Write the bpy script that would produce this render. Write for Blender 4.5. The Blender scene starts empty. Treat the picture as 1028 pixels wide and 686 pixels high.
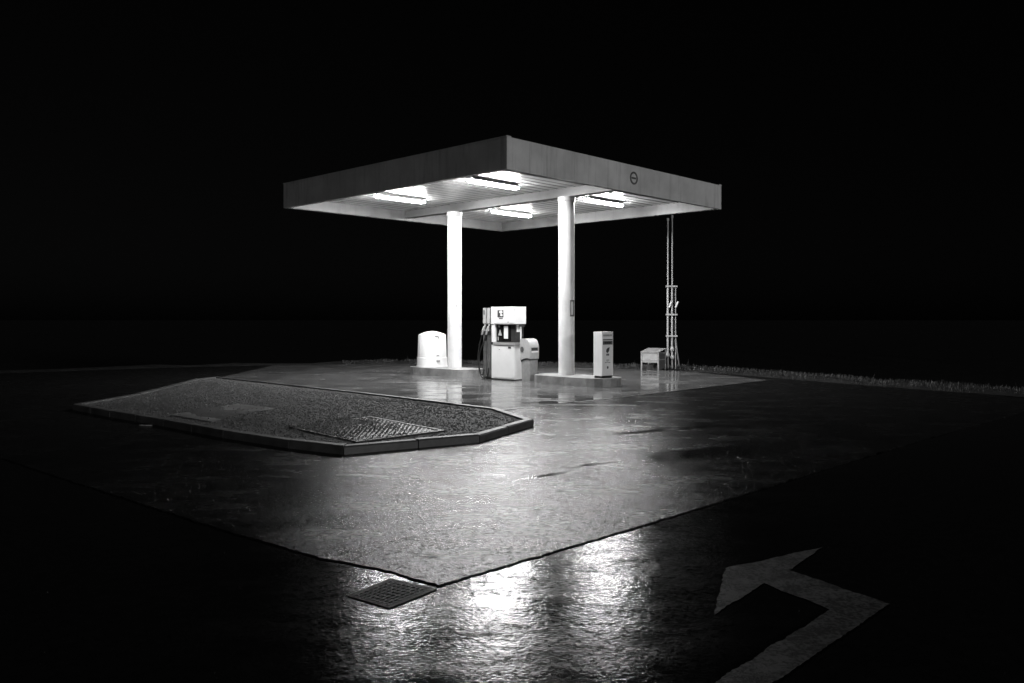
import bpy, bmesh, math, random
from mathutils import Vector, Matrix, noise
R = math.radians
random.seed(7)
SC = bpy.context.scene
COL = SC.collection

# ---------------------------------------------------------------- camera, sky, light
CAM_Z, F, CX, HY = 1.65, 826.0, 514.0, 320.0           # eye height, focal length in px of a 1028 px wide picture, horizon row
cam = bpy.data.objects.new('camera', bpy.data.cameras.new('camera'))
COL.objects.link(cam)
cam.location = (0, 0, CAM_Z)
cam.rotation_euler = (R(90), 0, 0)
cam.data.sensor_width = 36.0
cam.data.lens = 36.0 * F / 1028.0
cam.data.shift_y = -(343.0 - HY) / 1028.0
cam.data.clip_end = 3000
SC.camera = cam

LOW_LIGHT_DIR = Vector((0.64, -0.77, 0)).normalized()         # where the faint low light comes from
LOW_LIGHT_EL = R(7)
w = bpy.data.worlds.new('World'); SC.world = w; w.use_nodes = True
nt = w.node_tree
bg = nt.nodes['Background']
sky = nt.nodes.new('ShaderNodeTexSky'); sky.sky_type = 'NISHITA'; sky.sun_disc = False
sky.sun_elevation = LOW_LIGHT_EL
sky.sun_rotation = math.atan2(LOW_LIGHT_DIR.x, LOW_LIGHT_DIR.y)
bw = nt.nodes.new('ShaderNodeRGBToBW')
nt.links.new(sky.outputs[0], bw.inputs[0]); nt.links.new(bw.outputs[0], bg.inputs[0])
bg.inputs[1].default_value = 0.0004
sl = bpy.data.lights.new('unseen_lamp', 'SUN'); sl.energy = 0.75; sl.angle = R(8); sl.color = (1, 1, 1)
unseen_lamp = bpy.data.objects.new('unseen_lamp', sl); COL.objects.link(unseen_lamp)  # stands in for an unseen street or shop lamp behind camera right
d = Vector((LOW_LIGHT_DIR.x * math.cos(LOW_LIGHT_EL), LOW_LIGHT_DIR.y * math.cos(LOW_LIGHT_EL), math.sin(LOW_LIGHT_EL)))
unseen_lamp.rotation_euler = d.to_track_quat('Z', 'Y').to_euler()
unseen_lamp.location = d * 60
SC.view_settings.view_transform = 'Standard'
SC.view_settings.look = 'None'
SC.view_settings.exposure = 0.0
SC.view_settings.gamma = 1.0
SC.view_settings.use_curve_mapping = False
LAMP = 360.0                                             # radiance of the fluorescent diffusers

# ---------------------------------------------------------------- place: pixel -> ground point, station frame
def at(px, py, z=0.0):
    dd = F * (CAM_Z - z) / (py - HY)
    return Vector(((px - CX) / F * dd, dd, z))
TH = -R(43.8)
XA = Vector((math.cos(TH), math.sin(TH), 0)); YA = Vector((-math.sin(TH), math.cos(TH), 0))
CEN = Vector((-0.23, 22.6, 0))
def st(x, y, z=0.0):
    return CEN + XA * x + YA * y + Vector((0, 0, z))

# ---------------------------------------------------------------- materials (the photograph is black and white: greys only)
def g(v): return (v, v, v, 1)
class NT:
    def __init__(s, name):
        s.m = bpy.data.materials.new(name); s.m.use_nodes = True
        s.t = s.m.node_tree; s.b = s.t.nodes['Principled BSDF']; s.l = s.t.links
        s.tc = s.t.nodes.new('ShaderNodeTexCoord')
    def n(s, k, **kw):
        a = s.t.nodes.new(k)
        for q, v in kw.items(): setattr(a, q, v)
        return a
    def mapped(s, scale=(1, 1, 1), rot=(0, 0, 0), loc=(0, 0, 0), src=None):
        a = s.n('ShaderNodeMapping'); a.inputs['Scale'].default_value = scale
        a.inputs['Rotation'].default_value = rot; a.inputs['Location'].default_value = loc
        s.l.new(src or s.tc.outputs['Object'], a.inputs[0]); return a.outputs[0]
    def noise(s, scale, detail=4, rough=.55, vec=None):
        a = s.n('ShaderNodeTexNoise'); a.inputs['Scale'].default_value = scale
        a.inputs['Detail'].default_value = detail; a.inputs['Roughness'].default_value = rough
        s.l.new(vec or s.tc.outputs['Object'], a.inputs['Vector']); return a.outputs['Fac']
    def voro(s, scale, vec=None):
        a = s.n('ShaderNodeTexVoronoi'); a.inputs['Scale'].default_value = scale
        s.l.new(vec or s.tc.outputs['Object'], a.inputs['Vector']); return a.outputs['Distance']
    def ramp(s, f, lo, hi, v0, v1):
        a = s.n('ShaderNodeMapRange'); a.interpolation_type = 'SMOOTHSTEP'
        for i, v in zip((1, 2, 3, 4), (lo, hi, v0, v1)): a.inputs[i].default_value = v
        s.l.new(f, a.inputs[0]); return a.outputs[0]
    def math(s, op, a, b=None, c=None):
        q = s.n('ShaderNodeMath', operation=op)
        for i, v in enumerate((a, b, c)):
            if v is None: continue
            if isinstance(v, (int, float)): q.inputs[i].default_value = v
            else: s.l.new(v, q.inputs[i])
        return q.outputs[0]
    def set(s, key, v):
        if isinstance(v, (int, float)):
            s.b.inputs[key].default_value = g(v) if key == 'Base Color' else v
        else: s.l.new(v, s.b.inputs[key])
    def bump(s, h, strength, dist):
        a = s.n('ShaderNodeBump'); a.inputs['Distance'].default_value = dist
        if isinstance(strength, (int, float)): a.inputs['Strength'].default_value = strength
        else: s.l.new(strength, a.inputs['Strength'])
        s.l.new(h, a.inputs['Height']); s.l.new(a.outputs[0], s.b.inputs['Normal'])

def plain(name, v, rough=.5, metal=0, var=.12, scale=6, bump=0, bscale=60, streak=0, spec=.5):
    t = NT(name)
    f = t.noise(scale, 6, .6)
    c = t.ramp(f, .25, .75, v * (1 - var), v * (1 + var))
    if streak:
        sv = t.mapped((9, 9, .5))
        s2 = t.noise(1.0, 6, .7, sv)
        c = t.math('MULTIPLY', c, t.ramp(s2, .5, .78, 1, 1 - streak))
    t.set('Base Color', c); t.set('Roughness', t.ramp(f, .2, .8, max(.03, rough - .08), rough + .08))
    t.set('Metallic', metal); t.set('Specular IOR Level', spec)
    if bump: t.bump(t.noise(bscale, 5, .6), bump, .01)
    return t.m

def wet_ground(name, base, rough, agg, bstr, ripple=0, rip_scale=14, ellipses=(), wet_lo=.45, wet_hi=.62, wet_rough=.1, patch_scale=.35, ior=1.4, speck=1.0, mottle=.35, spec=.5):
    """wet road surface: aggregate relief, uneven film of water, smooth puddles where listed"""
    t = NT(name)
    aggv = t.voro(agg * .6)
    fine = t.noise(agg * 1.7, 3, .6)
    mid = t.noise(rip_scale, 4, .6)
    sv = t.mapped((1, 2.2, 1), (0, 0, -TH))
    big = t.noise(patch_scale, 5, .6, sv)
    wet = t.ramp(big, wet_lo, wet_hi, 0, 1)
    warp = t.noise(1.3, 4, .65)
    for (x, y, ang, a, b) in ellipses:
        m = t.n('ShaderNodeMapping'); m.vector_type = 'TEXTURE'
        m.inputs['Location'].default_value = (x, y, 0); m.inputs['Rotation'].default_value = (0, 0, ang)
        m.inputs['Scale'].default_value = (a, b, 1)
        t.l.new(t.tc.outputs['Object'], m.inputs[0])
        sep = t.n('ShaderNodeSeparateXYZ'); t.l.new(m.outputs[0], sep.inputs[0])
        r2 = t.math('ADD', t.math('MULTIPLY', sep.outputs[0], sep.outputs[0]), t.math('MULTIPLY', sep.outputs[1], sep.outputs[1]))
        dd = t.math('ADD', t.math('SQRT', r2), t.math('MULTIPLY', t.math('SUBTRACT', warp, .5), 1.6))
        wet = t.math('MAXIMUM', wet, t.ramp(dd, .25, 1.15, .9, 0))
    dry = t.math('SUBTRACT', 1, wet)
    h = t.math('ADD', t.math('MULTIPLY', aggv, .7), t.math('MULTIPLY', fine, .5))
    if ripple: h = t.math('ADD', h, t.math('MULTIPLY', mid, ripple))
    t.bump(h, t.math('MULTIPLY_ADD', dry, bstr * .9, bstr * .1), .006)
    c = t.math('MULTIPLY', t.ramp(fine, .3, .7, base * .6, base * 1.4), t.ramp(mid, .3, .7, .8, 1.15))
    t.set('Base Color', c)
    cloud = t.noise(1.1, 5, .6, sv)
    ro = t.math('MULTIPLY_ADD', dry, rough - wet_rough, wet_rough)
    t.set('Roughness', t.math('MULTIPLY', ro, t.ramp(cloud, .3, .7, 1 - mottle * .5, 1 + mottle * .5)))
    grain = t.noise(agg * .26, 7, .85)
    sp = t.math('MULTIPLY', t.ramp(grain, .40, .60, spec * (1 - .84 * speck), spec * (1 + 1.1 * speck)), t.ramp(t.noise(2.6, 6, .65, sv) if ripple > 1 else cloud, .28, .72, 1 - mottle, 1 + mottle * .6))
    t.set('Specular IOR Level', t.math('MAXIMUM', t.math('MULTIPLY_ADD', t.math('SUBTRACT', sp, spec), dry, spec), 0.0))
    t.set('IOR', ior)
    return t.m

def emit(name, s):
    m = bpy.data.materials.new(name); m.use_nodes = True
    b = m.node_tree.nodes['Principled BSDF']
    b.inputs['Base Color'].default_value = g(.8)
    b.inputs['Emission Color'].default_value = g(1); b.inputs['Emission Strength'].default_value = s
    return m

M = {}
M['white'] = plain('white_paint', .80, .38, var=.04, scale=3, streak=.06)
M['column'] = plain('column_paint', .72, .36, var=.10, scale=3, streak=.22)
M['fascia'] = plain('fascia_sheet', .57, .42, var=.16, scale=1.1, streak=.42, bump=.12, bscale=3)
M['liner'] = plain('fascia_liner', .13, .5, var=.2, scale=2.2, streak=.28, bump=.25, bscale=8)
M['ceiling'] = plain('ceiling_sheet', .50, .38, var=.12, scale=1.6)
M['beam'] = plain('beam_paint', .15, .45, var=.1)
M['grey'] = plain('grey_plastic', .30, .42, var=.12, scale=9)
M['light_grey'] = plain('light_grey_plastic', .42, .4, var=.1, scale=8)
M['dark'] = plain('dark_plastic', .035, .4, var=.3)
M['mid_dark'] = plain('dark_grey_plastic', .11, .42, var=.25, scale=10)
M['tower'] = plain('tower_plastic', .06, .4, var=.25, scale=10)
M['black'] = plain('black_rubber', .015, .5)
M['glass'] = plain('dark_glass', .012, .08)
M['ink'] = plain('dark_ink', .05, .5)
M['paper'] = plain('white_paper', .8, .6, var=.03)
M['galv'] = plain('galvanised_steel', .42, .4, metal=.35, var=.25, scale=14)
M['pipe'] = plain('pipe_steel', .40, .5, var=.08, scale=2)
M['steel'] = plain('wet_steel', .22, .3, metal=.7, var=.4, scale=20, bump=.3)
M['grate'] = plain('grate_iron', .012, .4, var=.6, scale=30, spec=.06, bump=.8, bscale=90)
M['iron'] = plain('cast_iron', .024, .42, spec=.25, metal=.0, var=.4, scale=25, bump=.4)
M['concrete'] = plain('island_concrete', .25, .42, var=.35, scale=3.5, bump=.4, bscale=30)
M['kerb'] = plain('kerb_concrete', .075, .55, var=.35, scale=5, bump=.5, bscale=45)
M['slab'] = plain('slab_concrete', .22, .42, var=.35, scale=5, bump=.4, bscale=40)
M['soil'] = plain('gravel_bed', .05, .8, var=.5, scale=18, bump=.9, bscale=60)
M['pebble'] = plain('pebbles', .11, .6, var=.6, scale=40, spec=.3)
M['grass'] = plain('grass_blades', .045, .5, var=.5, scale=3)
M['terrain'] = plain('field_soil', .03, .9, var=.4, scale=2, bump=.8, bscale=20, spec=.1)
M['leaf'] = plain('fallen_leaf', .3, .4, var=.3, scale=40)
M['twig'] = plain('twig_bark', .04, .6)
M['paint'] = None
M['tube'] = emit('fluorescent_diffuser', LAMP)

# ---------------------------------------------------------------- mesh helpers
def link(name, bm, mat, parent=None, smooth=False, bevel=0, segs=2):
    me = bpy.data.meshes.new(name)
    if bevel:
        bmesh.ops.bevel(bm, geom=[e for e in bm.edges if e.calc_face_angle(0) > .5], offset=bevel, segments=segs, affect='EDGES', profile=.6)
    bmesh.ops.recalc_face_normals(bm, faces=bm.faces)
    bm.to_mesh(me); bm.free()
    me.materials.append(M[mat] if isinstance(mat, str) else mat)
    if smooth:
        for p in me.polygons: p.use_smooth = True
        me.set_sharp_from_angle(angle=R(40))
    o = bpy.data.objects.new(name, me); COL.objects.link(o)
    if parent is not None: o.parent = parent
    return o
def pydata(name, v, f, mat, parent=None):
    me = bpy.data.meshes.new(name); me.from_pydata(v, [], f); me.update()
    me.materials.append(M[mat] if isinstance(mat, str) else mat)
    o = bpy.data.objects.new(name, me); COL.objects.link(o)
    if parent is not None: o.parent = parent
    return o
def tag(o, label, cat=None, group=None, kind=None):
    o['label'] = label
    if cat: o['category'] = cat
    if group: o['group'] = group
    if kind: o['kind'] = kind
    return o
def thing(name, label, cat, loc, rz=0, group=None):
    o = bpy.data.objects.new(name, None); COL.objects.link(o)
    o.location = loc; o.rotation_euler = (0, 0, rz); o.empty_display_size = .2
    return tag(o, label, cat, group)
def box(bm, x0, x1, y0, y1, z0, z1):
    vs = [bm.verts.new((x, y, z)) for z in (z0, z1) for (x, y) in ((x0, y0), (x1, y0), (x1, y1), (x0, y1))]
    for f in ((0, 3, 2, 1), (4, 5, 6, 7), (0, 1, 5, 4), (1, 2, 6, 5), (2, 3, 7, 6), (3, 0, 4, 7)):
        bm.faces.new([vs[i] for i in f])
def bx(name, x0, x1, y0, y1, z0, z1, mat, parent, bevel=0.004):
    bm = bmesh.new(); box(bm, x0, x1, y0, y1, z0, z1)
    return link(name, bm, mat, parent, bevel=bevel, smooth=bool(bevel))
def prism(bm, pts, axis, a, b):
    """extrude a 2D outline along an axis: 'y' takes (x,z), 'z' takes (x,y), 'x' takes (y,z)"""
    def mk(p, t):
        return {'y': (p[0], t, p[1]), 'z': (p[0], p[1], t), 'x': (t, p[0], p[1])}[axis]
    A = [bm.verts.new(mk(p, a)) for p in pts]; B = [bm.verts.new(mk(p, b)) for p in pts]
    n = len(pts)
    bm.faces.new(A); bm.faces.new(B)
    for i in range(n): bm.faces.new((A[i], A[(i + 1) % n], B[(i + 1) % n], B[i]))
def tube(bm, path, r, seg=10, caps=True):
    path = [Vector(p) for p in path]; rings = []
    for i, p in enumerate(path):
        t = (path[min(i + 1, len(path) - 1)] - path[max(i - 1, 0)]).normalized()
        a = t.cross(Vector((0.13, .31, 1)) if abs(t.z) < .9 else Vector((1, .2, 0))).normalized(); b = t.cross(a)
        rr = r[i] if isinstance(r, (list, tuple)) else r
        rings.append([bm.verts.new(p + (a * math.cos(2 * math.pi * k / seg) + b * math.sin(2 * math.pi * k / seg)) * rr) for k in range(seg)])
    for A, B in zip(rings, rings[1:]):
        for k in range(seg): bm.faces.new((A[k], A[(k + 1) % seg], B[(k + 1) % seg], B[k]))
    if caps: bm.faces.new(rings[0]); bm.faces.new(rings[-1])
def tb(name, path, r, mat, parent, seg=10):
    bm = bmesh.new(); tube(bm, path, r, seg); return link(name, bm, mat, parent, smooth=True)
def lathe(bm, prof, seg=40, sx=1, sy=1, cx=0, cy=0):
    rings = []
    for r, z in prof:
        if r < 1e-5: rings.append([bm.verts.new((cx, cy, z))])
        else: rings.append([bm.verts.new((cx + r * sx * math.cos(2 * math.pi * k / seg), cy + r * sy * math.sin(2 * math.pi * k / seg), z)) for k in range(seg)])
    for A, B in zip(rings, rings[1:]):
        for k in range(seg):
            k2 = (k + 1) % seg
            if len(A) == 1 and len(B) == 1: continue
            if len(A) == 1: bm.faces.new((A[0], B[k2], B[k]))
            elif len(B) == 1: bm.faces.new((A[k], A[k2], B[0]))
            else: bm.faces.new((A[k], A[k2], B[k2], B[k]))
    if len(rings[0]) > 1: bm.faces.new(rings[0])
    if len(rings[-1]) > 1: bm.faces.new(rings[-1])
def smooth_path(pts, n=8):
    """Catmull-Rom through the points"""
    P = [Vector(p) for p in pts]; P = [P[0] * 2 - P[1]] + P + [P[-1] * 2 - P[-2]]
    out = []
    for i in range(1, len(P) - 2):
        for k in range(n):
            t = k / n
            out.append(.5 * ((2 * P[i]) + (P[i + 1] - P[i - 1]) * t + (2 * P[i - 1] - 5 * P[i] + 4 * P[i + 1] - P[i + 2]) * t * t + (3 * P[i] - P[i - 1] - 3 * P[i + 1] + P[i + 2]) * t ** 3))
    out.append(P[-2]); return out
def inside(p, poly):
    c = False; n = len(poly)
    for i in range(n):
        a, b = poly[i], poly[i - 1]
        if (a[1] > p[1]) != (b[1] > p[1]) and p[0] < (b[0] - a[0]) * (p[1] - a[1]) / (b[1] - a[1]) + a[0]: c = not c
    return c
def sheet(name, pts, z, mat, thick=0):
    bm = bmesh.new()
    if thick: prism(bm, [(p[0], p[1]) for p in pts], 'z', z - thick, z)
    else: bm.faces.new([bm.verts.new((p[0], p[1], z)) for p in pts])
    bmesh.ops.triangulate(bm, faces=[f for f in bm.faces if len(f.verts) > 4])
    return link(name, bm, mat)
def jag(a, b, step=.07, amp=.018, seed=0):
    """a straight edge broken up slightly"""
    a, b = Vector(a), Vector(b); L = (b - a).length; n = max(2, int(L / step)); nn = Vector((-(b - a).y, (b - a).x, 0)).normalized()
    return [a.lerp(b, i / n) + nn * amp * 2 * noise.noise(Vector((i * step * 5 + seed * 9.1, seed, 0))) + nn * amp * random.uniform(-.6, .6) for i in range(n)]

# ---------------------------------------------------------------- ground, road, forecourt
verge = [at(1028, 399), at(930, 391.5), at(850, 385.5), at(760, 378), at(700, 373.5), at(640, 371), at(560, 368.5), at(470, 366.5), at(400, 365.5), at(200, 368.5), at(0, 375)]
vl = smooth_path([verge[0] + Vector((6, -14, 0)), verge[0] + Vector((2.2, -6, 0))] + verge + [verge[-1] + Vector((-9, -6, 0)), verge[-1] + Vector((-16, -16, 0))], 6)
paved = [(p.x, p.y) for p in vl] + [(-34, -14), (20, -14)]
def vdist(x, y):
    """distance to the paved edge, negative inside"""
    m = 1e9; q = paved
    for i in range(len(q)):
        ax, ay = q[i]; bx_, by = q[(i + 1) % len(q)]
        dx, dy = bx_ - ax, by - ay; t = max(0, min(1, ((x - ax) * dx + (y - ay) * dy) / (dx * dx + dy * dy + 1e-9)))
        m = min(m, math.hypot(x - ax - t * dx, y - ay - t * dy))
    return -m if inside((x, y), q) else m
def ter_z(dv):
    if dv <= .1: return -.06
    if dv < 1.6: return -.06 + .10 * math.sin((dv - .1) / 1.5 * math.pi * .55)
    return .04 - 1.6 * (1 - math.exp(-(dv - 1.6) / 5))
def terrain():
    xs = sorted(set([-1500, -700, -300, -140, -80] + [-60 + i * 1.25 for i in range(93)] + [80, 140, 300, 700, 1500]))
    ys = sorted(set([-1500, -500, -150, -60] + [-30 + i * 1.25 for i in range(73)] + [75, 100, 150, 300, 700, 1500]))
    v, f = [], []
    for y in ys:
        for x in xs:
            dv = vdist(x, y)
            v.append((x, y, ter_z(dv) + (.05 * noise.noise(Vector((x * .4, y * .4, 0))) if dv > 1 else 0)))
    n = len(xs)
    for j in range(len(ys) - 1):
        for i in range(n - 1): f.append((j * n + i, j * n + i + 1, (j + 1) * n + i + 1, (j + 1) * n + i))
    o = pydata('ground', v, f, 'terrain')
    for p in o.data.polygons: p.use_smooth = True
    tag(o, 'dark field falling away behind the grass verge', kind='structure')
terrain()

M['old_asphalt'] = wet_ground('old_wet_asphalt', .012, .14, 75, .19, ripple=1.6, rip_scale=12, wet_lo=.58, wet_hi=.75, wet_rough=.12, patch_scale=.9, mottle=.9, spec=.11)
E = []
for (px, py, qx, qy, hw) in ((592, 439, 730, 427, .16), (560, 472, 640, 462, .12), (640, 466, 800, 446, .45), (520, 483, 580, 473, .10)):
    a, b = at(px, py), at(qx, qy); c = (a + b) / 2; dlt = b - a
    E.append((c.x, c.y, math.atan2(dlt.y, dlt.x), dlt.length / 2 * 1.15, hw))
M['new_asphalt'] = wet_ground('wet_asphalt', .014, .24, 85, .6, ripple=.5, rip_scale=3, ellipses=E, wet_lo=.62, wet_hi=.8, wet_rough=.12, patch_scale=.5, speck=1.05, mottle=.5, spec=.22)
M['forecourt'] = wet_ground('wet_concrete', .115, .26, 60, .25, ripple=.5, rip_scale=2, wet_lo=.36, wet_hi=.60, wet_rough=.05, patch_scale=.8, speck=.2)

tag(sheet('road', paved, 0, 'old_asphalt'), 'old wet asphalt road surface in the foreground', kind='structure')

A = at(440, 589)
right = [A] + [at(*p) for p in ((560, 553.5), (680, 518), (840, 468), (930, 441), (1028, 414))]
rdir = (right[-1] - right[-2]).normalized()
right.append(right[-1] + rdir * 3)
left = [A, at(391, 574.5), at(322, 561), at(230, 535), at(57, 479), at(0, 460)]
left.append(left[-1] + (left[-1] - left[-2]).normalized() * 14)
edge = []
for i, (a, b) in enumerate(zip(left[::-1], left[::-1][1:])): edge += jag(a, b, .03, .010, seed=i)
for i, (a, b) in enumerate(zip(right, right[1:])): edge += jag(a, b, .03, .010, seed=10 + i)
back = [Vector((p.x, p.y, 0)) for p in vl if p.y > 12 and p.x > -26]
inb = [p + (Vector((0, 14, 0)) - p).normalized() * .25 for p in back]
patch_poly = edge + [right[-1]] + [p for p in inb if p.y > right[-1].y + .3] 
tag(sheet('resurfaced_asphalt', patch_poly, .010, 'new_asphalt', .010), 'newer wet asphalt layer ending in a raised edge in the foreground', kind='structure')

# forecourt: wet concrete beyond the joint that runs past the traffic island's tip
fj0, fj1 = at(470, 416.2), at(772, 382.5)
fdir = (fj1 - fj0).normalized()
FC = [fj0 + fdir * t for t in (-2.2, 0)] + [fj1] + [p + (Vector((0, 14, 0)) - p).normalized() * .32 for p in back if p.y > 24.2 and p.x < 5.8 and p.x > -9.5]
FC = FC + [at(215, 381)]
tag(sheet('forecourt', FC, .017, 'forecourt'), 'smooth wet concrete forecourt around the fuel pump', kind='structure')
JN = bpy.data.objects['forecourt']
def strip(name, p, q, wdt, z, mat, parent=None, amp=.006):
    a, b = Vector(p), Vector(q); nn = Vector((-(b - a).y, (b - a).x, 0)).normalized()
    A1 = jag(a - nn * wdt / 2, b - nn * wdt / 2, .2, amp, 3); B1 = jag(b + nn * wdt / 2, a + nn * wdt / 2, .2, amp, 5)
    o = sheet(name, A1 + B1, z, mat)
    if parent is not None: o.parent = parent
    return o
strip('expansion_joint', fj0, at(562, 406.6), .05, .021, 'black', JN)
strip('expansion_joint', at(577, 405.0), fj1, .05, .021, 'black', JN)
strip('expansion_joint', at(612, 396.5), at(690, 388.2), .03, .021, 'black', JN)

# loose and exposed aggregate standing proud of the two road surfaces, where it is near enough to show
def aggregate(name, parent, z, rmin, rmax, count, xr, yr, want, mat):
    rn = random.Random(len(name) + count); v, f = [], []; poly = [(q.x, q.y) for q in left[::-1] + right[1:] + [p for p in inb[::4] if p.y > right[-1].y + .3]]
    O8 = [(1, 0, 0), (0, 1, 0), (-1, 0, 0), (0, -1, 0), (0, 0, 1)]
    while count:
        y = yr[0] + (yr[1] - yr[0]) * rn.random() ** 1.3; x = rn.uniform(*xr)
        if abs(x) > y * .62 or inside((x, y), poly) != want: continue
        if noise.noise(Vector((x * 1.7, y * 1.7, z))) < rn.uniform(-.9, .15): continue
        s = rn.uniform(rmin, rmax); a0 = rn.uniform(0, 6.28); b0 = len(v); tl = rn.uniform(-.25, .25); h = s * rn.uniform(.22, .55)
        ca, sa = math.cos(a0), math.sin(a0); ex = rn.uniform(.6, 1.1)
        for (ox, oy, oz) in O8:
            px_, py_ = ox * s, oy * s * ex
            if oz: px_, py_ = s * rn.uniform(-.3, .3), s * rn.uniform(-.3, .3)
            v.append((x + px_ * ca - py_ * sa, y + px_ * sa + py_ * ca, z + (h if oz else -.001)))
        f += [(b0, b0 + 1, b0 + 4), (b0 + 1, b0 + 2, b0 + 4), (b0 + 2, b0 + 3, b0 + 4), (b0 + 3, b0, b0 + 4)]; count -= 1
    o = pydata(name, v, f, mat, parent); o['kind'] = 'stuff'
M['chips'] = plain('wet_stone_chips', .02, .3, var=.6, scale=60, spec=.35)
aggregate('aggregate', bpy.data.objects['road'], 0, .003, .006, 350, (-6, 6), (3.6, 14), False, 'chips')
aggregate('aggregate', bpy.data.objects['resurfaced_asphalt'], .010, .0035, .007, 24000, (-4.2, 4.5), (4.9, 12.5), True, 'chips')

# painted turn arrow
def worn_paint():
    t = NT('worn_road_paint')
    f = t.noise(38, 6, .75); v = t.voro(85); big = t.noise(5, 6, .7)
    chips = t.ramp(t.math('ADD', f, t.math('MULTIPLY', t.math('SUBTRACT', big, .5), .55)), .45, .56, 1, .05)
    t.set('Base Color', t.math('MULTIPLY', chips, t.ramp(big, .3, .7, .11, .06)))
    t.set('Roughness', .6); t.set('Specular IOR Level', .1)
    t.bump(t.math('ADD', v, f), .35, .005)
    return t.m
M['paint'] = worn_paint()
arrow_px = [(728, 571.3), (826.5, 549.8), (792.5, 573), (892.7, 607), (778, 686), (690, 747), (618, 747), (717, 686), (833.6, 613), (767.4, 586.3), (717, 617.8)]
ap = [at(*p) for p in arrow_px]; aj = []
for i in range(len(ap)): aj += jag(ap[i], ap[(i + 1) % len(ap)], .025, .008, i)
tag(sheet('painted_arrow', aj, .005, 'paint'), 'worn white left turn arrow painted on the dark road', kind='structure')

# ---------------------------------------------------------------- canopy
ZB, HALF = CAM_Z + 3.02, 4.25
ZT = ZB + .655; ZC = ZB + .30
can = thing('canopy', 'square flat-roofed canopy on two round white columns over the fuel pump', 'canopy', st(0, 0, 0), TH)
H = HALF
for sgn in (-1, 1):
    n = 4
    for k in range(n):
        a = -H + k * 2 * H / n + (.0015 if k else 0); b = -H + (k + 1) * 2 * H / n - (.0015 if k < n - 1 else 0)
        bx('fascia_panel', a, b, min(sgn * H, sgn * (H - .03)), max(sgn * H, sgn * (H - .03)), ZB, ZT, 'fascia', can, .004)
        a2 = -H + .032 + k * (2 * H - .064) / n + .0015; b2 = -H + .032 + (k + 1) * (2 * H - .064) / n - .0015
        bx('fascia_panel', min(sgn * H, sgn * (H - .03)), max(sgn * H, sgn * (H - .03)), a2, b2, ZB, ZT, 'fascia', can, .004)
    i1, i2 = H - .034, H - .12
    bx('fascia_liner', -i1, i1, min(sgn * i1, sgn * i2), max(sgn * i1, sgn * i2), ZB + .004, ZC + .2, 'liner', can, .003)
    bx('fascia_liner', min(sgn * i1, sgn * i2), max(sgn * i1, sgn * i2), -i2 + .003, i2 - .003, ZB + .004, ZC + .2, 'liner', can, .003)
    # cap flashing
    bx('cap_flashing', -H - .012, H + .012, min(sgn * (H + .012), sgn * (H - .12)), max(sgn * (H + .012), sgn * (H - .12)), ZT + .002, ZT + .02, 'fascia', can, .002)
bx('roof_deck', -H + .125, H - .125, -H + .125, H - .125, ZC + .08, ZC + .16, 'grey', can, 0)
bx('beam', -H + .124, H - .124, -.13, .13, ZB + .08, ZC + .075, 'beam', can, .006)
# ceiling planks, two bays
pitch = (2 * H - .25) / 28
bm = bmesh.new()
Lp = H - .124 - .134
prism(bm, [(-pitch / 2 + .038, ZC + .045), (-pitch / 2 + .038, ZC + .004), (-pitch / 2 + .044, ZC), (pitch / 2 - .044, ZC), (pitch / 2 - .038, ZC + .004), (pitch / 2 - .038, ZC + .045)], 'y', 0, Lp)
pl0 = link('ceiling_plank', bm, 'ceiling', can)
for bay in (0, 1):
    for k in range(28):
        o = pl0 if (bay == 0 and k == 0) else pl0.copy()
        if o is not pl0: COL.objects.link(o)
        o.location = (-H + .125 + pitch * (k + .5), -H + .123 if bay == 0 else .134, random.uniform(-.003, .003))
js = bx('gap_shade_strip', -.035, .035, 0, Lp, ZC + .004, ZC + .044, 'black', can, 0)  # added black strips, the shade of the plank gaps put into colour
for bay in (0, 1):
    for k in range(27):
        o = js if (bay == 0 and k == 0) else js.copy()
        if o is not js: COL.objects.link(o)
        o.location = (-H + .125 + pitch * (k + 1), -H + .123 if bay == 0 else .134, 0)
bx('ceiling_backing', -H + .126, H - .126, -H + .126, H - .126, ZC + .05, ZC + .07, 'black', can, 0)
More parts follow.
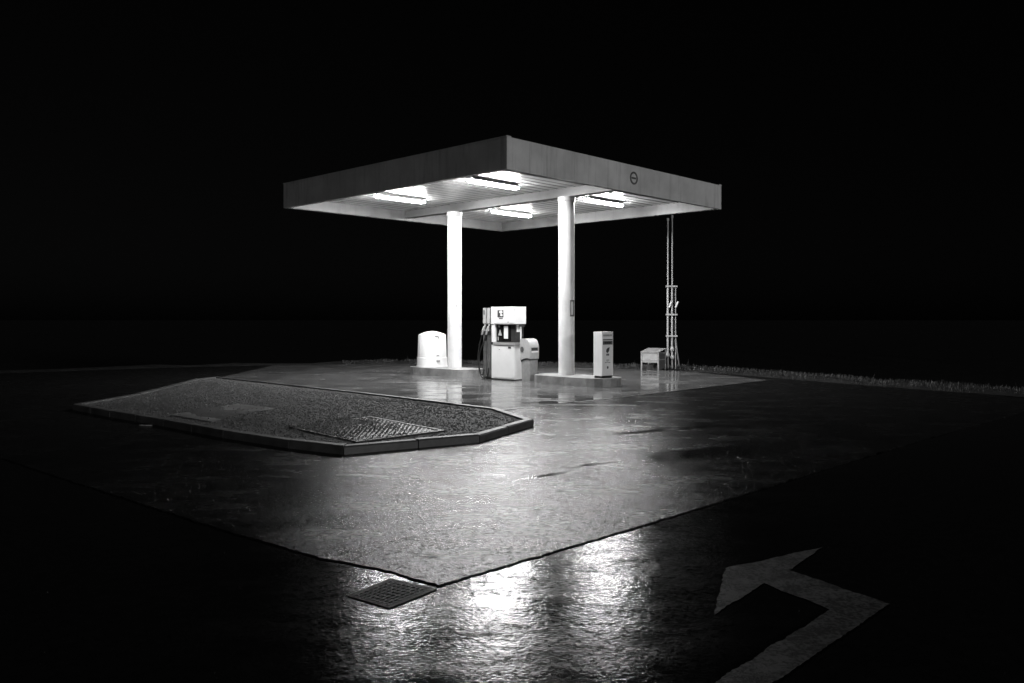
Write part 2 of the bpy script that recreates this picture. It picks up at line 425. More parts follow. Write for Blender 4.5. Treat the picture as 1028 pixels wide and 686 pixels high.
# columns
COLX = (-2.0, 2.25)
for i, cx in enumerate(COLX):
    bm = bmesh.new(); lathe(bm, [(.205, .19), (.205, ZB + .076)], 48, cx=cx)
    c = link('column', bm, 'column', can, smooth=True)
    bm = bmesh.new(); lathe(bm, [(.235, .192), (.235, .215), (.21, .22)], 40, cx=cx)
    link('base_ring', bm, 'column', c, smooth=True)
    bm = bmesh.new(); lathe(bm, [(.208, ZB - .04), (.225, ZB - .03), (.225, ZB + .078)], 40, cx=cx)
    link('top_collar', bm, 'column', c, smooth=True)
    if i == 1:      # small hanging frame on the side of the near column
        bm = bmesh.new(); P = [(cx + .215, -.09, 1.72), (cx + .215, .03, 1.72), (cx + .215, .03, 2.10), (cx + .215, -.09, 2.10), (cx + .215, -.09, 1.72)]
        for a, b in zip(P, P[1:]): tube(bm, [a, b], .013, 6)
        box(bm, cx + .10, cx + .225, -.085, .04, 2.085, 2.12); box(bm, cx + .10, cx + .225, -.085, .04, 1.705, 1.745)
        link('hanging_frame', bm, 'mid_dark', c)
    else:
        for (an, zz, sz) in ((-20, 3.15, .035), (-25, 2.02, .045), (-60, 1.95, .03), (-32, 2.2, .03)):
            bm = bmesh.new(); dx, dy = math.cos(R(an)), math.sin(R(an))
            lathe(bm, [(sz * .6, 0), (sz * .6, .012), (sz * .3, .02)], 10)
            bmesh.ops.rotate(bm, verts=bm.verts, cent=(0, 0, 0), matrix=Matrix.Rotation(R(90), 3, 'Y'))
            bmesh.ops.rotate(bm, verts=bm.verts, cent=(0, 0, 0), matrix=Matrix.Rotation(R(an), 3, 'Z'))
            bmesh.ops.translate(bm, verts=bm.verts, vec=(cx + dx * .2, dy * .2, zz))
            link('bolt_plug', bm, 'grey', c)
# round emblem on the right-hand fascia: dark ring with a bar of lettering across
def disc_ring(r0, r1, x0, x1, yc, zc, seg=40):
    bm = bmesh.new(); rings = []
    for (r, x) in ((r0, x0), (r1, x0), (r1, x1), (r0, x1)):
        rings.append([bm.verts.new((x, yc + r * math.cos(2 * math.pi * k / seg), zc + r * math.sin(2 * math.pi * k / seg))) for k in range(seg)])
    for i in range(4):
        A_, B_ = rings[i], rings[(i + 1) % 4]
        for k in range(seg): bm.faces.new((A_[k], A_[(k + 1) % seg], B_[(k + 1) % seg], B_[k]))
    return bm
ey, ez = .12, ZB + .35
em = link('emblem', disc_ring(.112, .155, H + .001, H + .012, ey, ez), 'mid_dark', can, smooth=True)
bm = bmesh.new()
for k in range(5): box(bm, H + .001, H + .01, ey - .085 + k * .036, ey - .085 + k * .036 + .024, ez - .022, ez + .022)
link('emblem_lettering', bm, 'mid_dark', em)

# ---------------------------------------------------------------- fluorescent fixtures
FIX = [(1.80, -2.17, 'bright fluorescent fixture under the canopy nearest the front corner'),
       (-1.76, -2.17, 'bright fluorescent fixture under the canopy furthest left in the picture'),
       (-1.76, 2.17, 'bright fluorescent fixture between the two columns in the rear bay'),
       (1.80, 2.17, 'bright fluorescent fixture right of the near column, furthest right')]
for (fx, fy, lab) in FIX:
    t = thing('light_fixture', lab, 'light', st(fx, fy, ZC), TH, 'fluorescent fixtures under the canopy')
    bx('housing', -.05, .05, -.79, .79, -.049, .006, 'white', t, .004)
    bm = bmesh.new()                                                 # folded reflector with shallow lips
    prism(bm, [(-.118, -.083), (-.111, -.083), (-.096, -.0525), (.096, -.0525), (.111, -.083), (.118, -.083), (.10, -.0505), (-.10, -.0505)], 'y', -.80, .80)
    link('reflector', bm, 'white', t)
    bm = bmesh.new(); box(bm, -.08, .08, -.785, .785, -.124, -.056)
    link('diffuser', bm, 'tube', t, smooth=True, bevel=.026, segs=3)
    for s in (-1, 1): bx('end_cap', -.03, .03, s * .789 - .003, s * .789 + .003, -.11, -.0535, 'white', t, 0)

# ---------------------------------------------------------------- pump islands
def rounded(x0, x1, hw, r, nr=4):
    P = []
    for (cx, cy, a0) in ((x1 - r, -hw + r, -90), (x1 - r, hw - r, 0), (x0 + r, hw - r, 90), (x0 + r, -hw + r, 180)):
        P += [(cx + r * math.cos(R(a0 + 90 * k / nr)), cy + r * math.sin(R(a0 + 90 * k / nr))) for k in range(nr + 1)]
    return P
IH = .21
def island(x0, x1, hw, r, lab):
    t = thing('pump_island', lab, 'island', st((x0 + x1) / 2, -.24, .017), TH, 'raised concrete pump islands')
    h = (x1 - x0) / 2
    bm = bmesh.new(); prism(bm, rounded(-h + .13, h - .13, hw - .13, r - .13), 'z', 0, IH - .006); link('deck', bm, 'concrete', t)
    out = rounded(-h, h, hw, r); inn = rounded(-h + .126, h - .126, hw - .126, r - .126)
    groups = []; lp = lambda A_, B_, q: (A_[0] + (B_[0] - A_[0]) * q, A_[1] + (B_[1] - A_[1]) * q)
    for c in range(4):
        b0 = c * 5; e0 = ((c + 1) % 4) * 5
        groups.append([(out[b0 + k], inn[b0 + k]) for k in range(5)])                       # corner block
        s, e = b0 + 4, e0
        L = math.hypot(out[s][0] - out[e][0], out[s][1] - out[e][1]); m = max(1, round(L / .7))
        for k in range(m):
            groups.append([(lp(out[s], out[e], q), lp(inn[s], inn[e], q)) for q in (k / m + .005 / L, (k + 1) / m - .005 / L)])
    for gr in groups:
        bm = bmesh.new()
        prism(bm, [p[0] for p in gr] + [p[1] for p in gr[::-1]], 'z', 0, IH + random.uniform(-.004, .004))
        link('kerb_stone', bm, 'concrete', t, bevel=.012)
    return t
island(1.55, 4.03, .52, .515, 'concrete island with rounded ends under the near column and slim air box')
island(-3.38, -.85, .52, .42, 'concrete island under the far column and domed white tank')
ZI = .017 + IH - .004

# ---------------------------------------------------------------- fuel dispenser
PX, PY = .33, -.29
p = thing('fuel_dispenser', 'white fuel dispenser with dark window and hoses between the two islands', 'fuel pump', st(PX, PY, .017), TH)
bx('plinth', -.60, .56, -.19, .19, 0, .03, 'black', p)
lo = bx('lower_cabinet', -.27, .58, -.235, .19, .03, .93, 'white', p, .012)
bx('cabinet_door', -.19, .55, -.243, -.2365, .06, .90, 'white', lo, .003)
bx('door_lock', .36, .46, -.25, -.2435, .845, .895, 'ink', lo, .003)
bx('door_lock', .02, .04, -.25, -.2435, .80, .82, 'ink', lo, .002)
bx('shelf', -.20, .60, -.26, .21, .935, 1.0, 'grey', p, .008)
bx('side_post', -.27, -.15, -.235, .19, 1.003, 1.485, 'white', p, .008)
co = bx('display_core', -.147, .55, -.17, .15, 1.003, 1.485, 'dark', p, .006)
bx('window', -.12, .40, -.185, -.172, 1.03, 1.46, 'glass', co, .003)
bx('price_card', .16, .30, -.20, -.187, 1.10, 1.44, 'paper', co, .002)
bm = bmesh.new(); prism(bm, [(-.06, 1.18), (.07, 1.18), (.01, 1.34)], 'y', -.198, -.187); link('warning_triangle', bm, 'light_grey', co)
bx('window_sticker', -.08, -.05, -.194, -.187, 1.05, 1.15, 'light_grey', co, .001)
bx('window_sticker', -.06, .0, -.194, -.187, 1.40, 1.45, 'light_grey', co, .001)
bx('notice', .5505, .56, -.12, .0, 1.28, 1.47, 'paper', co, .002)
hd = bx('head', -.27, .60, -.25, .19, 1.49, 1.95, 'white', p, .014)
bx('head_panel', -.16, .58, -.258, -.2515, 1.52, 1.92, 'white', hd, .003)
s = bx('logo_panel', -.02, .20, -.264, -.259, 1.67, 1.86, 'ink', hd, .002)
bm = bmesh.new(); prism(bm, [(.06, 1.84), (.15, 1.85), (.18, 1.79), (.12, 1.76), (.19, 1.73), (.15, 1.69), (.09, 1.71), (.10, 1.77), (.05, 1.79)], 'y', -.268, -.2645)
link('logo_shape', bm, 'paper', s)
bm = bmesh.new()
for k in range(4): box(bm, .04 + k * .035, .065 + k * .035, -.262, -.2585, 1.62, 1.65)
link('logo_lettering', bm, 'ink', hd)
bx('key_switch', .36, .385, -.262, -.2585, 1.53, 1.555, 'ink', hd, .002)
# hose tower
tw = bx('hose_tower', -.60, -.29, -.20, .18, .03, 1.93, 'tower', p, .01)
for q, x0 in enumerate((-.60, -.445)):
    bx('hose_rail', x0 + .01, x0 + .125, -.235, -.2015, .06, 1.18, 'mid_dark', tw, .01)
    bx('grade_panel', x0 + .012, x0 + .098, -.245, -.2015, 1.50, 1.92, 'light_grey', tw, .006)
    bx('holster', x0 + .02, x0 + .115, -.235, -.2015, 1.19, 1.48, 'dark', tw, .006)
bx('grade_mark', -.565, -.53, -.251, -.2465, 1.74, 1.86, 'ink', tw, .001)
for q, x0 in enumerate((-.53, -.375)):
    bm = bmesh.new()
    tube(bm, smooth_path([(x0 + .035, -.25, 1.47), (x0 + .02, -.28, 1.40), (x0 - .03, -.30, 1.27), (x0 - .045, -.30, 1.20)], 4), [.022] * 4 + [.03] * 4 + [.034] * 4 + [.028], 8)
    box(bm, x0 - .02, x0 + .03, -.30, -.25, 1.30, 1.36)
    nz = link('nozzle', bm, 'light_grey', p, smooth=True)
    bm = bmesh.new(); tube(bm, [(x0 - .04, -.27, 1.33), (x0 - .01, -.345, 1.29), (x0 - .055, -.34, 1.20)], .009, 6); link('trigger', bm, 'dark', nz)
tb('hose', smooth_path([(-.575, -.30, 1.20), (-.62, -.30, 1.08), (-.74, -.27, .75), (-.80, -.22, .42), (-.76, -.20, .16), (-.66, -.22, .04), (-.50, -.27, .03), (-.40, -.25, .10), (-.38, -.235, .3)], 6), .017, 'black', p, 8)
tb('hose', smooth_path([(-.42, -.30, 1.20), (-.50, -.31, 1.0), (-.66, -.29, .72), (-.73, -.26, .42), (-.70, -.25, .2), (-.62, -.24, .1), (-.56, -.235, .25)], 6), .017, 'black', p, 8)
# window-washing wiper standing in the side of the dispenser
sq = thing('squeegee', 'white handled squeegee upright beside the dispenser window', 'squeegee', st(PX + .635, PY - .05, 1.017), TH)
tb('handle', [(0, 0, -.03), (0, .0, .42)], .02, 'paper', sq); bx('wiper_head', -.02, .03, -.05, .13, .42, .47, 'dark', sq)

# ---------------------------------------------------------------- service bin
b = thing('service_bin', 'grey plastic litter bin with curved hood right of the dispenser', 'bin', st(1.27, -.33, .017), TH)
b.scale = (.74, .74, 1.0)
bm = bmesh.new()
lw = [(-.19, 0), (.19, 0), (.225, .58), (-.225, .58)]
vs = []
for (sx, z) in ((.19, 0), (.205, .56)):
    vs.append([bm.verts.new((x, y, z)) for (x, y) in ((-sx, -sx), (sx, -sx), (sx, sx), (-sx, sx))])
for k in range(4): bm.faces.new((vs[0][k], vs[0][(k + 1) % 4], vs[1][(k + 1) % 4], vs[1][k]))
bm.faces.new(vs[0]); bm.faces.new(vs[1])
link('bin_body', bm, 'grey', b, bevel=.03, segs=3, smooth=True)
bm = bmesh.new(); prism(bm, [(-.215, .50), (-.10, .54), (.05, .575), (.215, .55), (.215, .60), (-.215, .60)], 'y', -.215, .215)
link('bag_rim', bm, 'dark', b, bevel=.006)
prof = [(-.235, .54), (-.10, .585), (.08, .615), (.235, .59)] + [(.235, .84)] + [(.235 - .19 * (1 - math.cos(a)) , .84 + .26 * math.sin(a)) for a in [R(8 + k * 9) for k in range(9)]] + [(-.02, 1.115), (-.20, 1.11), (-.235, 1.07)]
bm = bmesh.new(); prism(bm, prof, 'y', -.235, .235)
hdb = link('hood', bm, 'light_grey', b, bevel=.03, segs=3, smooth=True)
bm = bmesh.new(); lathe(bm, [(.075, 0), (.075, .012), (.06, .014)], 24)
bmesh.ops.rotate(bm, verts=bm.verts, cent=(0, 0, 0), matrix=Matrix.Rotation(R(90), 3, 'X'))
bmesh.ops.translate(bm, verts=bm.verts, vec=(-.14, -.236, .83)); link('round_lock', bm, 'mid_dark', hdb, smooth=True)
bx('slot', .236, .25, -.16, .16, .80, .88, 'dark', hdb, .01)
bx('slot_lip', .236, .275, -.17, .17, .755, .785, 'paper', hdb, .008)
bx('top_mark', -.02, .06, -.04, .02, 1.106, 1.118, 'grey', hdb, .003)

# ---------------------------------------------------------------- slim air-and-water box
k = thing('air_box', 'slim white air service box with printed side on the near island', 'service box', st(3.62, -.25, ZI), TH)
bx('plinth', -.115, .115, -.20, .20, 0, .05, 'black', k, .004)
ab = bx('cabinet', -.13, .13, -.215, .215, .052, 1.11, 'white', k, .008)
X0 = .131
def mark(name, y0, y1, z0, z1, m='ink'): return bx(name, X0, X0 + .004, y0, y1, z0, z1, m, ab, 0)
bm = bmesh.new()
for q in range(7): box(bm, X0, X0 + .004, -.17 + q * .05, -.135 + q * .05, 1.0, 1.045)
link('header_lettering', bm, 'grey', ab)
mark('header_rule', -.19, .19, .905, .93, 'ink')
mark('sign_band', -.19, .19, .80, .888, 'mid_dark')
bm = bmesh.new()
for (a, c) in ((-.12, -.05), (-.03, .03), (.05, .12)): box(bm, X0 + .0042, X0 + .007, a, c, .825, .865)
link('band_lettering', bm, 'black', ab)
bm = bmesh.new(); prism(bm, [(-.06, .62), (.0, .60), (.05, .64), (.075, .735), (.0, .72), (-.055, .68)], 'x', X0, X0 + .004); link('drop_symbol', bm, 'ink', ab)
bm = bmesh.new()
for (a, c) in ((-.05, -.02), (-.01, .005), (.015, .05)): box(bm, X0, X0 + .004, a, c, .535, .58)
link('symbol_lettering', bm, 'ink', ab)
bm = bmesh.new()
for (a, c, z) in ((-.1, -.05, .36), (-.04, .02, .37), (.03, .1, .355), (-.05, .06, .415)): box(bm, X0, X0 + .004, a, c, z, z + .022)
link('hose_symbol', bm, 'grey', ab)
bm = bmesh.new(); prism(bm, [(.03 * math.cos(R(q * 45)), .25 + .035 * math.sin(R(q * 45))) for q in range(8)], 'x', X0, X0 + .006); link('push_button', bm, 'ink', ab)

# ---------------------------------------------------------------- domed white tank
tk = thing('domed_tank', 'squat white domed tank on the far island left of the column', 'tank', st(-2.86, -.12, ZI), TH)
bm = bmesh.new(); lathe(bm, [(.47, 0), (.47, .03), (.44, .035)], 48); link('foot', bm, 'white', tk, smooth=True)
bm = bmesh.new(); lathe(bm, [(.455, .037), (.445, .27), (.43, .285)], 48); link('base_band', bm, 'white', tk, smooth=True)
bm = bmesh.new(); lathe(bm, [(.432, .288), (.408, .93), (.40, .95)] + [(.40 * q, .95 + .105 * (1 - q * q)) for q in (.94, .85, .72, .57, .4, .22)] + [(0, 1.055)], 48)
sh = link('shell', bm, 'white', tk, smooth=True)
for (an, z0, z1, w_) in ((-22, .89, .93, .10), (-14, .84, .90, .03), (-18, .33, .36, .07), (-18, .15, .21, .10)):
    bm = bmesh.new(); rr = .408 + (.93 - z1) * .0375 + .006 + (.03 if z1 < .28 else 0)
    box(bm, -.012, .006, -w_ / 2, w_ / 2, z0, z1)
    bmesh.ops.translate(bm, verts=bm.verts, vec=(rr, 0, 0)); bmesh.ops.rotate(bm, verts=bm.verts, cent=(0, 0, 0), matrix=Matrix.Rotation(R(an), 3, 'Z'))
    link('marking_plate', bm, 'grey', sh)

# ---------------------------------------------------------------- vent pipes and cage at the forecourt edge
vb = at(670.5, 370.6); vb.z = .0
dv = vb.y
def pxm(n): return n / F * dv
vp = thing('vent_pipes', 'two tall steel vent pipes with a shorter third at the forecourt edge', 'pipes', vb, 0)
zt = CAM_Z + (HY - 222) / F * dv; zs = CAM_Z + (HY - 287) / F * dv
for (x, r_, z1) in ((0, .023, zt), (pxm(4.3), .021, zt + .1)):
    o = tb('pipe', [(x, 0, 0), (x, 0, z1)], r_, 'pipe', vp, 12)
    bm = bmesh.new(); tube(bm, [(x, 0, z1), (x, 0, z1 + .02), (x, 0, z1 + .09)], [.03, .042, .036], 12); link('vent_cap', bm, 'pipe', o, smooth=True)
    tb('sleeve', [(x - .004, 0, .05), (x - .004, 0, zs)], r_ + .010, 'pipe', o, 12)
x3 = pxm(7.8)
tb('pipe', [(x3, .02, 0), (x3, .02, zs)], .018, 'pipe', vp, 10)
for zz in (zs - .02, CAM_Z + (HY - 316) / F * dv, CAM_Z + (HY - 337.5) / F * dv):
    bx('bracket', -.06, x3 + .05, -.06, .07, zz - .025, zz + .025, 'pipe', vp, .005)
for x in (.03, x3 - .01):
    zz = CAM_Z + (HY - 306) / F * dv
    tb('valve_lever', [(x, -.05, zz - .09), (x + .07, -.09, zz + .1)], .03, 'paper', vp, 8)
tb('brace', [(x3 + .02, .1, 1.0), (x3 + .18, .3, 0)], .022, 'pipe', vp, 8)
for (x, zz, rr) in ((-.02, .45, .08), (pxm(4.3), .38, .07), (pxm(4.2), .65, .07)):
    bm = bmesh.new(); bmesh.ops.create_icosphere(bm, subdivisions=2, radius=rr)
    bmesh.ops.scale(bm, vec=(1, 1, 1.2), verts=bm.verts); bmesh.ops.translate(bm, verts=bm.verts, vec=(x, -.02, zz)); link('valve', bm, 'pipe', vp, smooth=True)
# low tubular cage over the filler valves
cg = thing('valve_cage', 'low galvanised guard frame with sheet top left of the vent pipes', 'guard frame', at(656, 371.4), R(-34))
cw, cd, ch = .29, .27, .56
for (x, y) in ((-cw, -cd), (cw, -cd), (cw, cd), (-cw, cd)):
    tb('post', [(x, y, 0), (x, y, ch + (.1 if y > 0 else 0))], .026, 'galv', cg, 8)
bm = bmesh.new()
for (a, c) in (((-cw, -cd), (cw, -cd)), ((cw, -cd), (cw, cd)), ((cw, cd), (-cw, cd)), ((-cw, cd), (-cw, -cd))):
    for zz in (ch - .005, .34): tube(bm, [(a[0], a[1], zz), (c[0], c[1], zz)], .018, 6)
link('rail', bm, 'galv', cg)
bm = bmesh.new(); prism(bm, [(-cd - .03, ch + .015), (cd + .03, ch + .12), (cd + .03, ch + .134), (-cd - .03, ch + .029)], 'x', -cw - .03, cw + .03)
link('sheet_top', bm, 'galv', cg)
bx('front_panel', -cw + .03, cw - .03, -cd - .002, -cd + .008, .24, ch - .025, 'grey', cg, 0)
bx('rear_panel', -cw + .03, cw - .03, cd - .01, cd + .002, .05, ch - .03, 'mid_dark', cg, 0)
bx('side_panel', cw - .012, cw, -cd + .03, cd - .03, .05, ch - .03, 'mid_dark', cg, 0)
fv = thing('filler_valves', 'dark filler valves with round caps inside the guard frame', 'valves', at(656.5, 371.1), R(-34))
bx('manifold', -.22, .24, -.1, .1, 0, .16, 'mid_dark', fv, .02)
for x in (-.12, .02, .17):
    bm = bmesh.new(); lathe(bm, [(.045, .16), (.045, .26), (.085, .265), (.085, .32), (.03, .34)], 16, cx=x)
    link('cap', bm, 'steel' if x == .02 else 'mid_dark', fv, smooth=True)
bx('name_plate', -.18, .16, -.14, -.11, .38, .42, 'galv', fv, .003)

# ---------------------------------------------------------------- raised traffic island with gravel
KH = .115
px = [(536, 421), (499, 409.3), (360, 393.2), (218, 377.9), (196, 380.2), (135, 395.2), (72.6, 405.8), (110, 412.6), (164, 421.3), (224, 432.2), (290, 442), (345, 448), (420, 441.6), (481.6, 436.4)]
OUT = [at(x, y, KH) for x, y in px]
cen = sum(OUT, Vector()) / len(OUT)
ti = thing('traffic_island', 'long low gravel traffic island with concrete kerb left of the forecourt', 'traffic island', (cen.x, cen.y, 0), 0)
loc = [Vector((q.x - cen.x, q.y - cen.y, 0)) for q in OUT]
def offset(poly, dd):
    n = len(poly); r = []
    area = sum(poly[i].x * poly[(i + 1) % n].y - poly[(i + 1) % n].x * poly[i].y for i in range(n)); sg = 1 if area > 0 else -1
    for i in range(n):
        a, b_, c = poly[i - 1], poly[i], poly[(i + 1) % n]
        n1 = Vector((-(b_ - a).y, (b_ - a).x, 0)).normalized() * sg; n2 = Vector((-(c - b_).y, (c - b_).x, 0)).normalized() * sg
        m = (n1 + n2).normalized(); r.append(b_ + m * dd / max(.45, m.dot(n1)))
    return r
inn = offset(loc, .13); ch_ = offset(loc, .018)
n = len(loc)
for i in range(n):
    j = (i + 1) % n; L = (loc[j] - loc[i]).length; m = max(1, round(L / 1.0))
    for q in range(m):
        t0, t1 = q / m + .007 / L, (q + 1) / m - .007 / L
        bm = bmesh.new(); hz = KH + random.uniform(-.004, .004); ro = []
        for t in (t0, t1):
            o_, c_, i_ = loc[i].lerp(loc[j], t), ch_[i].lerp(ch_[j], t), inn[i].lerp(inn[j], t)
            ro.append([bm.verts.new(v) for v in ((o_.x, o_.y, 0), (o_.x, o_.y, hz - .018), (c_.x, c_.y, hz), (i_.x, i_.y, hz), (i_.x, i_.y, 0))])
        bm.faces.new(ro[0]); bm.faces.new(ro[1])
        for s_ in range(5): bm.faces.new((ro[0][s_], ro[0][(s_ + 1) % 5], ro[1][(s_ + 1) % 5], ro[1][s_]))
        link('kerb_stone', bm, 'kerb', ti)
# bed
per = []
for i in range(n):
    a, b_ = inn[i], inn[(i + 1) % n]; m = max(2, int((b_ - a).length / .15))
    per += [a.lerp(b_, q / m) for q in range(m)]
cc = sum(inn, Vector()) / n
def bed_z(x, y, t):
    s = min(1, max(0, (1 - t) / .45)); s = s * s * (3 - 2 * s)
    return KH - .03 + .085 * s + .02 * noise.noise(Vector((x * 1.1, y * 1.1, 3))) * min(1, (1 - t) * 6) + .008 * noise.noise(Vector((x * 7, y * 7, 1)))
rings = [1, .985, .96, .92] + [.9 - .9 * k / 26 for k in range(1, 26)]
v, f = [], []
for t in rings:
    for q in per:
        pnt = cc.lerp(q + (cc - q).normalized() * .002, t); v.append((pnt.x, pnt.y, bed_z(pnt.x, pnt.y, t)))
v.append((cc.x, cc.y, bed_z(cc.x, cc.y, 0))); m = len(per)
for a in range(len(rings) - 1):
    for q in range(m): f.append((a * m + q, a * m + (q + 1) % m, (a + 1) * m + (q + 1) % m, (a + 1) * m + q))
for q in range(m): f.append(((len(rings) - 1) * m + q, (len(rings) - 1) * m + (q + 1) % m, len(v) - 1))
bed = pydata('gravel_bed', v, f, 'soil', ti)
for q in bed.data.polygons: q.use_smooth = True
def bed_at(x, y):
    """height of the bed at a local point"""
    dirv = Vector((x - cc.x, y - cc.y, 0)); r_ = dirv.length
    if r_ < 1e-6: return bed_z(x, y, 0)
    best = None
    for i in range(n):
        a, b_ = inn[i] - cc, inn[(i + 1) % n] - cc; e = b_ - a; den = dirv.x * e.y - dirv.y * e.x
        if abs(den) < 1e-9: continue
        s = (a.x * e.y - a.y * e.x) / den; u_ = (a.x * dirv.y - a.y * dirv.x) / den
        if s > 0 and -1e-6 <= u_ <= 1 + 1e-6: best = s if best is None else min(best, s)
    return bed_z(x, y, min(1, 1 / best))
# two covers set into the gravel
def cover_pts(pxs, z): return [Vector(at(x, y, z)) - Vector((cen.x, cen.y, 0)) for x, y in pxs]
slab_l = cover_pts([(171, 412), (212, 418.3), (276, 410), (239, 405.3)], .19)
grat_l = cover_pts([(290, 430.5), (358, 441.8), (447, 431.2), (372, 422.3)], .125)
sc = sum(slab_l, Vector()) / 4
inn2 = [(q.x, q.y) for q in inn]
sp, gp = [(q.x, q.y) for q in slab_l], [(q.x, q.y) for q in grat_l]
rnd = random.Random(3); v, f = [], []
OCT = [(1, 0, 0), (0, 1, 0), (-1, 0, 0), (0, -1, 0), (0, 0, 1), (0, 0, -1)]
OF = [(0, 1, 4), (1, 2, 4), (2, 3, 4), (3, 0, 4), (1, 0, 5), (2, 1, 5), (3, 2, 5), (0, 3, 5)]
xs = [q[0] for q in inn2]; ys = [q[1] for q in inn2]
gc = sum(grat_l, Vector()) / 4; gax = (grat_l[2] - grat_l[1]).normalized()
cnt = 0
while cnt < 42000:
    x, y = rnd.uniform(min(xs), max(xs)), rnd.uniform(min(ys), max(ys))
    if not inside((x, y), inn2): continue
    z = bed_at(x, y)
    if inside((x, y), sp):
        if rnd.random() < .96: continue
        z = bed_at(x, y) + .02
    if inside((x, y), gp):
        along = (Vector((x, y, 0)) - gc).dot(gax) + .25 * noise.noise(Vector((x * 3, y * 3, 0)))
        if rnd.random() > (.97 if along < .40 else .03): continue
        z = bed_at(x, y) + .018
    s = rnd.uniform(.005, .013) * (1.5 if rnd.random() < .06 else 1); a0 = rnd.uniform(0, 6.28); b0 = len(v)
    sx, sy, sz = s * rnd.uniform(.7, 1.3), s * rnd.uniform(.6, 1.1), s * rnd.uniform(.5, .9); tl = rnd.uniform(-.5, .5)
    for (ox, oy, oz) in OCT:
        ox, oy, oz = ox * sx, oy * sy, oz * sz; oz += ox * tl
        v.append((x + ox * math.cos(a0) - oy * math.sin(a0), y + ox * math.sin(a0) + oy * math.cos(a0), z + sz * .3 + oz))
    f += [tuple(b0 + i for i in q) for q in OF]; cnt += 1
gr = pydata('gravel', v, f, 'pebble', ti); gr['kind'] = 'stuff'
def quad_block(bm, Q, z0, z1, c):
    """block over a quad whose corners carry their own height"""
    A_ = [bm.verts.new((q.x - c.x, q.y - c.y, q.z + z0)) for q in Q]; B_ = [bm.verts.new((q.x - c.x, q.y - c.y, q.z + z1)) for q in Q]
    bm.faces.new(A_); bm.faces.new(B_)
    for i in range(4): bm.faces.new((A_[i], A_[(i + 1) % 4], B_[(i + 1) % 4], B_[i]))
def bil(Q, s, t): return Q[0].lerp(Q[1], s).lerp(Q[3].lerp(Q[2], s), t)
for q in slab_l + grat_l: q.z = bed_at(q.x, q.y)
ic = thing('inspection_cover', 'flat concrete inspection cover set in the gravel island', 'cover', (sc.x + cen.x, sc.y + cen.y, 0), 0)
bm = bmesh.new(); quad_block(bm, slab_l, -.03, .02, sc); link('lid', bm, 'slab', ic, bevel=.008)
bm = bmesh.new(); quad_block(bm, [bil(slab_l, s, t) for s, t in ((.44, .44), (.54, .44), (.54, .54), (.44, .54))], .0205, .024, sc); link('lifting_plate', bm, 'iron', ic)
rc = thing('ribbed_cover', 'ribbed steel cover half buried in the gravel near the island tip', 'cover', (gc.x + cen.x, gc.y + cen.y, 0), 0)
bm = bmesh.new(); quad_block(bm, grat_l, -.05, .006, gc); link('plate', bm, 'iron', rc)
for Q in (((0, 0), (1, 0), (1, .035), (0, .035)), ((0, .965), (1, .965), (1, 1), (0, 1)), ((0, .036), (.03, .036), (.03, .964), (0, .964)), ((.97, .036), (1, .036), (1, .964), (.97, .964))):
    bm = bmesh.new(); quad_block(bm, [bil(grat_l, s, t) for s, t in Q], -.04, .018, gc); link('frame', bm, 'kerb', rc, bevel=.003)
bm = bmesh.new(); NB = 34
for i in range(NB):                       # diagonal tread ribs, clipped to the plate
    c0 = .10 + 1.66 * i / (NB - 1); ends = []
    for a, c in ((.05, (c0 - .05) / .885), (.95, (c0 - .95) / .885)):
        if .06 <= c <= .94: ends.append((a, c))
    for a, c in ((c0 - .885 * .06, .06), (c0 - .885 * .94, .94)):
        if .05 < a < .95: ends.append((a, c))
    if len(ends) < 2: continue
    (a0, t0), (a1, t1) = ends[:2]; w_ = .009
    quad_block(bm, [bil(grat_l, a0 - w_, t0), bil(grat_l, a1 - w_, t1), bil(grat_l, a1 + w_, t1), bil(grat_l, a0 + w_, t0)], 0, .018, gc)
o = link('ribs', bm, 'iron', rc); o['kind'] = 'stuff'

# ---------------------------------------------------------------- drain grate in the road
dq = [at(349, 599), at(391, 611.5), at(438.5, 592.5), at(392, 581.8)]
dc = sum(dq, Vector()) / 4
dg = thing('drain_grate', 'square iron drain grate sunk at the corner of the asphalt seam', 'drain', (dc.x, dc.y, 0), 0)
dl = [q - dc for q in dq]
bm = bmesh.new(); prism(bm, [(q.x, q.y) for q in dl], 'z', -.02, .0015); link('gully', bm, 'black', dg)
for i in range(4):
    a, b_ = dl[i], dl[(i + 1) % 4]; bm = bmesh.new(); e = (b_ - a).normalized(); nn = Vector((-e.y, e.x, 0)); nn = nn if nn.dot(-a) > 0 else -nn
    P = [a, b_, b_ - e * .03 + nn * .028, a + e * .03 + nn * .028]
    prism(bm, [(q.x, q.y) for q in P], 'z', -.02, .006 + i * .0004); link('frame', bm, 'grate', dg, bevel=.003)
def bars(i0, i1, j0, j1, nb, wd, z0, z1):
    for i in range(1, nb):
        t = i / nb; a = dl[i0].lerp(dl[i1], t); b_ = dl[j0].lerp(dl[j1], t); a, b_ = a.lerp(b_, .03), a.lerp(b_, .97)
        e = (dl[i1] - dl[i0]).normalized() * wd / 2; bm = bmesh.new()
        prism(bm, [((a - e).x, (a - e).y), ((a + e).x, (a + e).y), ((b_ + e).x, (b_ + e).y), ((b_ - e).x, (b_ - e).y)], 'z', z0, z1)
        link('bar', bm, 'grate', dg, bevel=.0015)
bars(0, 1, 3, 2, 10, .012, .002, .0085)
bars(1, 2, 0, 3, 9, .014, .0025, .0078)

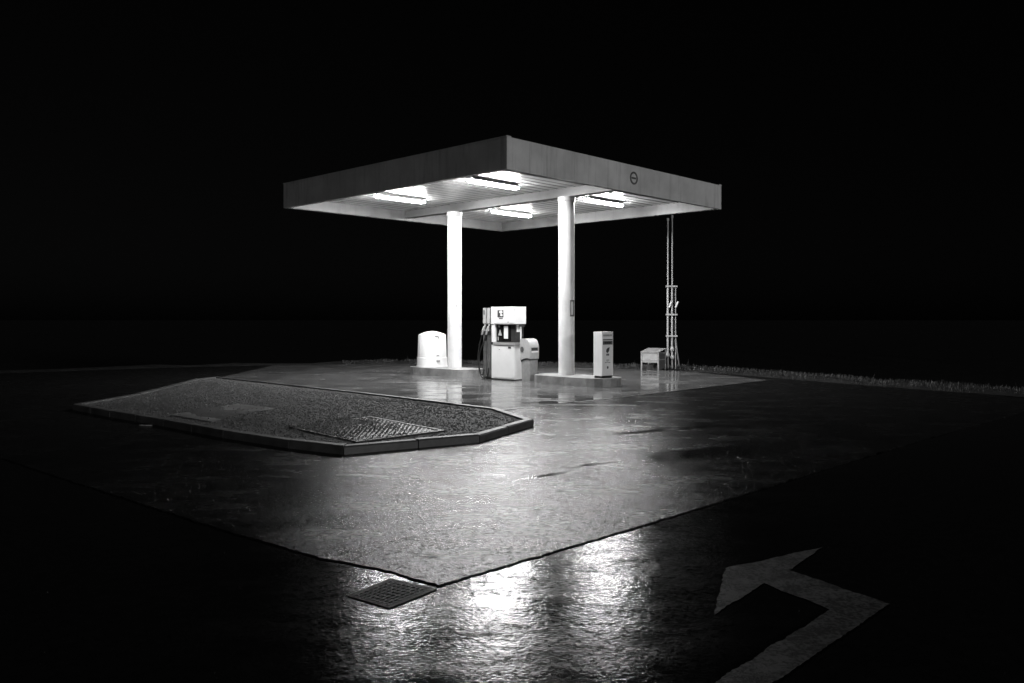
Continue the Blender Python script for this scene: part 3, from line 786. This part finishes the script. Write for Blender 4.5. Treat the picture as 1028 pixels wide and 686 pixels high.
# ---------------------------------------------------------------- grass verge
rnd = random.Random(11); v, f = [], []
def blade(x, y, z, h, lean, ang, wd):
    b0 = len(v); c_, s_ = math.cos(ang), math.sin(ang)
    lx, ly = lean * math.cos(ang + 1.2), lean * math.sin(ang + 1.2)
    v.extend([(x - c_ * wd, y - s_ * wd, z - .02), (x + c_ * wd, y + s_ * wd, z - .02), (x + c_ * wd * .7 + lx * .4, y + s_ * wd * .7 + ly * .4, z + h * .6), (x - c_ * wd * .7 + lx * .4, y - s_ * wd * .7 + ly * .4, z + h * .6), (x + lx, y + ly, z + h)])
    f.append((b0, b0 + 1, b0 + 2, b0 + 3)); f.append((b0 + 3, b0 + 2, b0 + 4))
segs = [(a, b_) for a, b_ in zip(vl, vl[1:]) if (b_ - a).length > .01 and a.x > -5.5]
for a, b_ in segs:
    L = (b_ - a).length; e = (b_ - a) / L; nn = Vector((e.y, -e.x, 0))
    if nn.dot(Vector((0, 14, 0)) - a) > 0: nn = -nn
    for q in range(int(L * 1000)):
        t, o_ = rnd.random(), rnd.uniform(-.3, 2.6) ** 1 
        x, y = a.x + (b_.x - a.x) * t + nn.x * o_, a.y + (b_.y - a.y) * t + nn.y * o_
        dn = noise.noise(Vector((x * .9, y * .9, 0))) + .6 * noise.noise(Vector((x * .25, y * .25, 7)))
        if o_ < .15 + dn * .45 or (dn < -.25 and rnd.random() < .6): continue
        z = ter_z(max(.0, o_))
        h = max(.03, (.062 + .035 * dn) * rnd.uniform(.35, 1.6) * min(1, .3 + o_ * .7))
        if rnd.random() < .004: h *= 2.6
        blade(x, y, z, h, h * rnd.uniform(.1, .8), rnd.uniform(0, 6.28), rnd.uniform(.004, .008))
tag(pydata('grass', v, f, 'grass'), 'short wet grass on the verge behind the forecourt', 'grass', kind='stuff')

# ---------------------------------------------------------------- litter on the ground
v, f = [], []; rnd = random.Random(5)
for q in range(70):
    c = at(rnd.uniform(330, 800), rnd.uniform(425, 575)); 
    z = .012 if inside((c.x, c.y), [(w_.x, w_.y) for w_ in patch_poly]) else 0
    if inside((c.x - cen.x, c.y - cen.y), [(w_.x, w_.y) for w_ in loc]): continue
    s = rnd.uniform(.004, .009); b0 = len(v)
    for (ox, oy, oz) in OCT: v.append((c.x + ox * s * rnd.uniform(.7, 1.4), c.y + oy * s * rnd.uniform(.7, 1.4), z + s * .4 + oz * s * .6))
    f += [tuple(b0 + i for i in w_) for w_ in OF]
tag(pydata('grit', v, f, 'twig'), 'scattered dark grit lying on the wet asphalt', 'grit', kind='stuff')
c = at(432, 558.5, .012)
o = tb('twig', [c + Vector((-.055, .012, .004)), c + Vector((0, -.004, .005)), c + Vector((.055, .003, .004))], [.002, .004, .002], 'twig', None, 6)
tag(o, 'small dark twig on the smooth asphalt above the drain', 'twig')
c = at(146, 428, .0); bm = bmesh.new()
prism(bm, [(-.10, 0), (-.04, .035), (.05, .03), (.11, -.01), (.03, -.04), (-.05, -.03)], 'z', .0125, .02)
o = link('fallen_leaf', bm, 'leaf'); o.location = (c.x, c.y, 0); tag(o, 'pale fallen leaf beside the dark kerb of the gravel island', 'leaf')
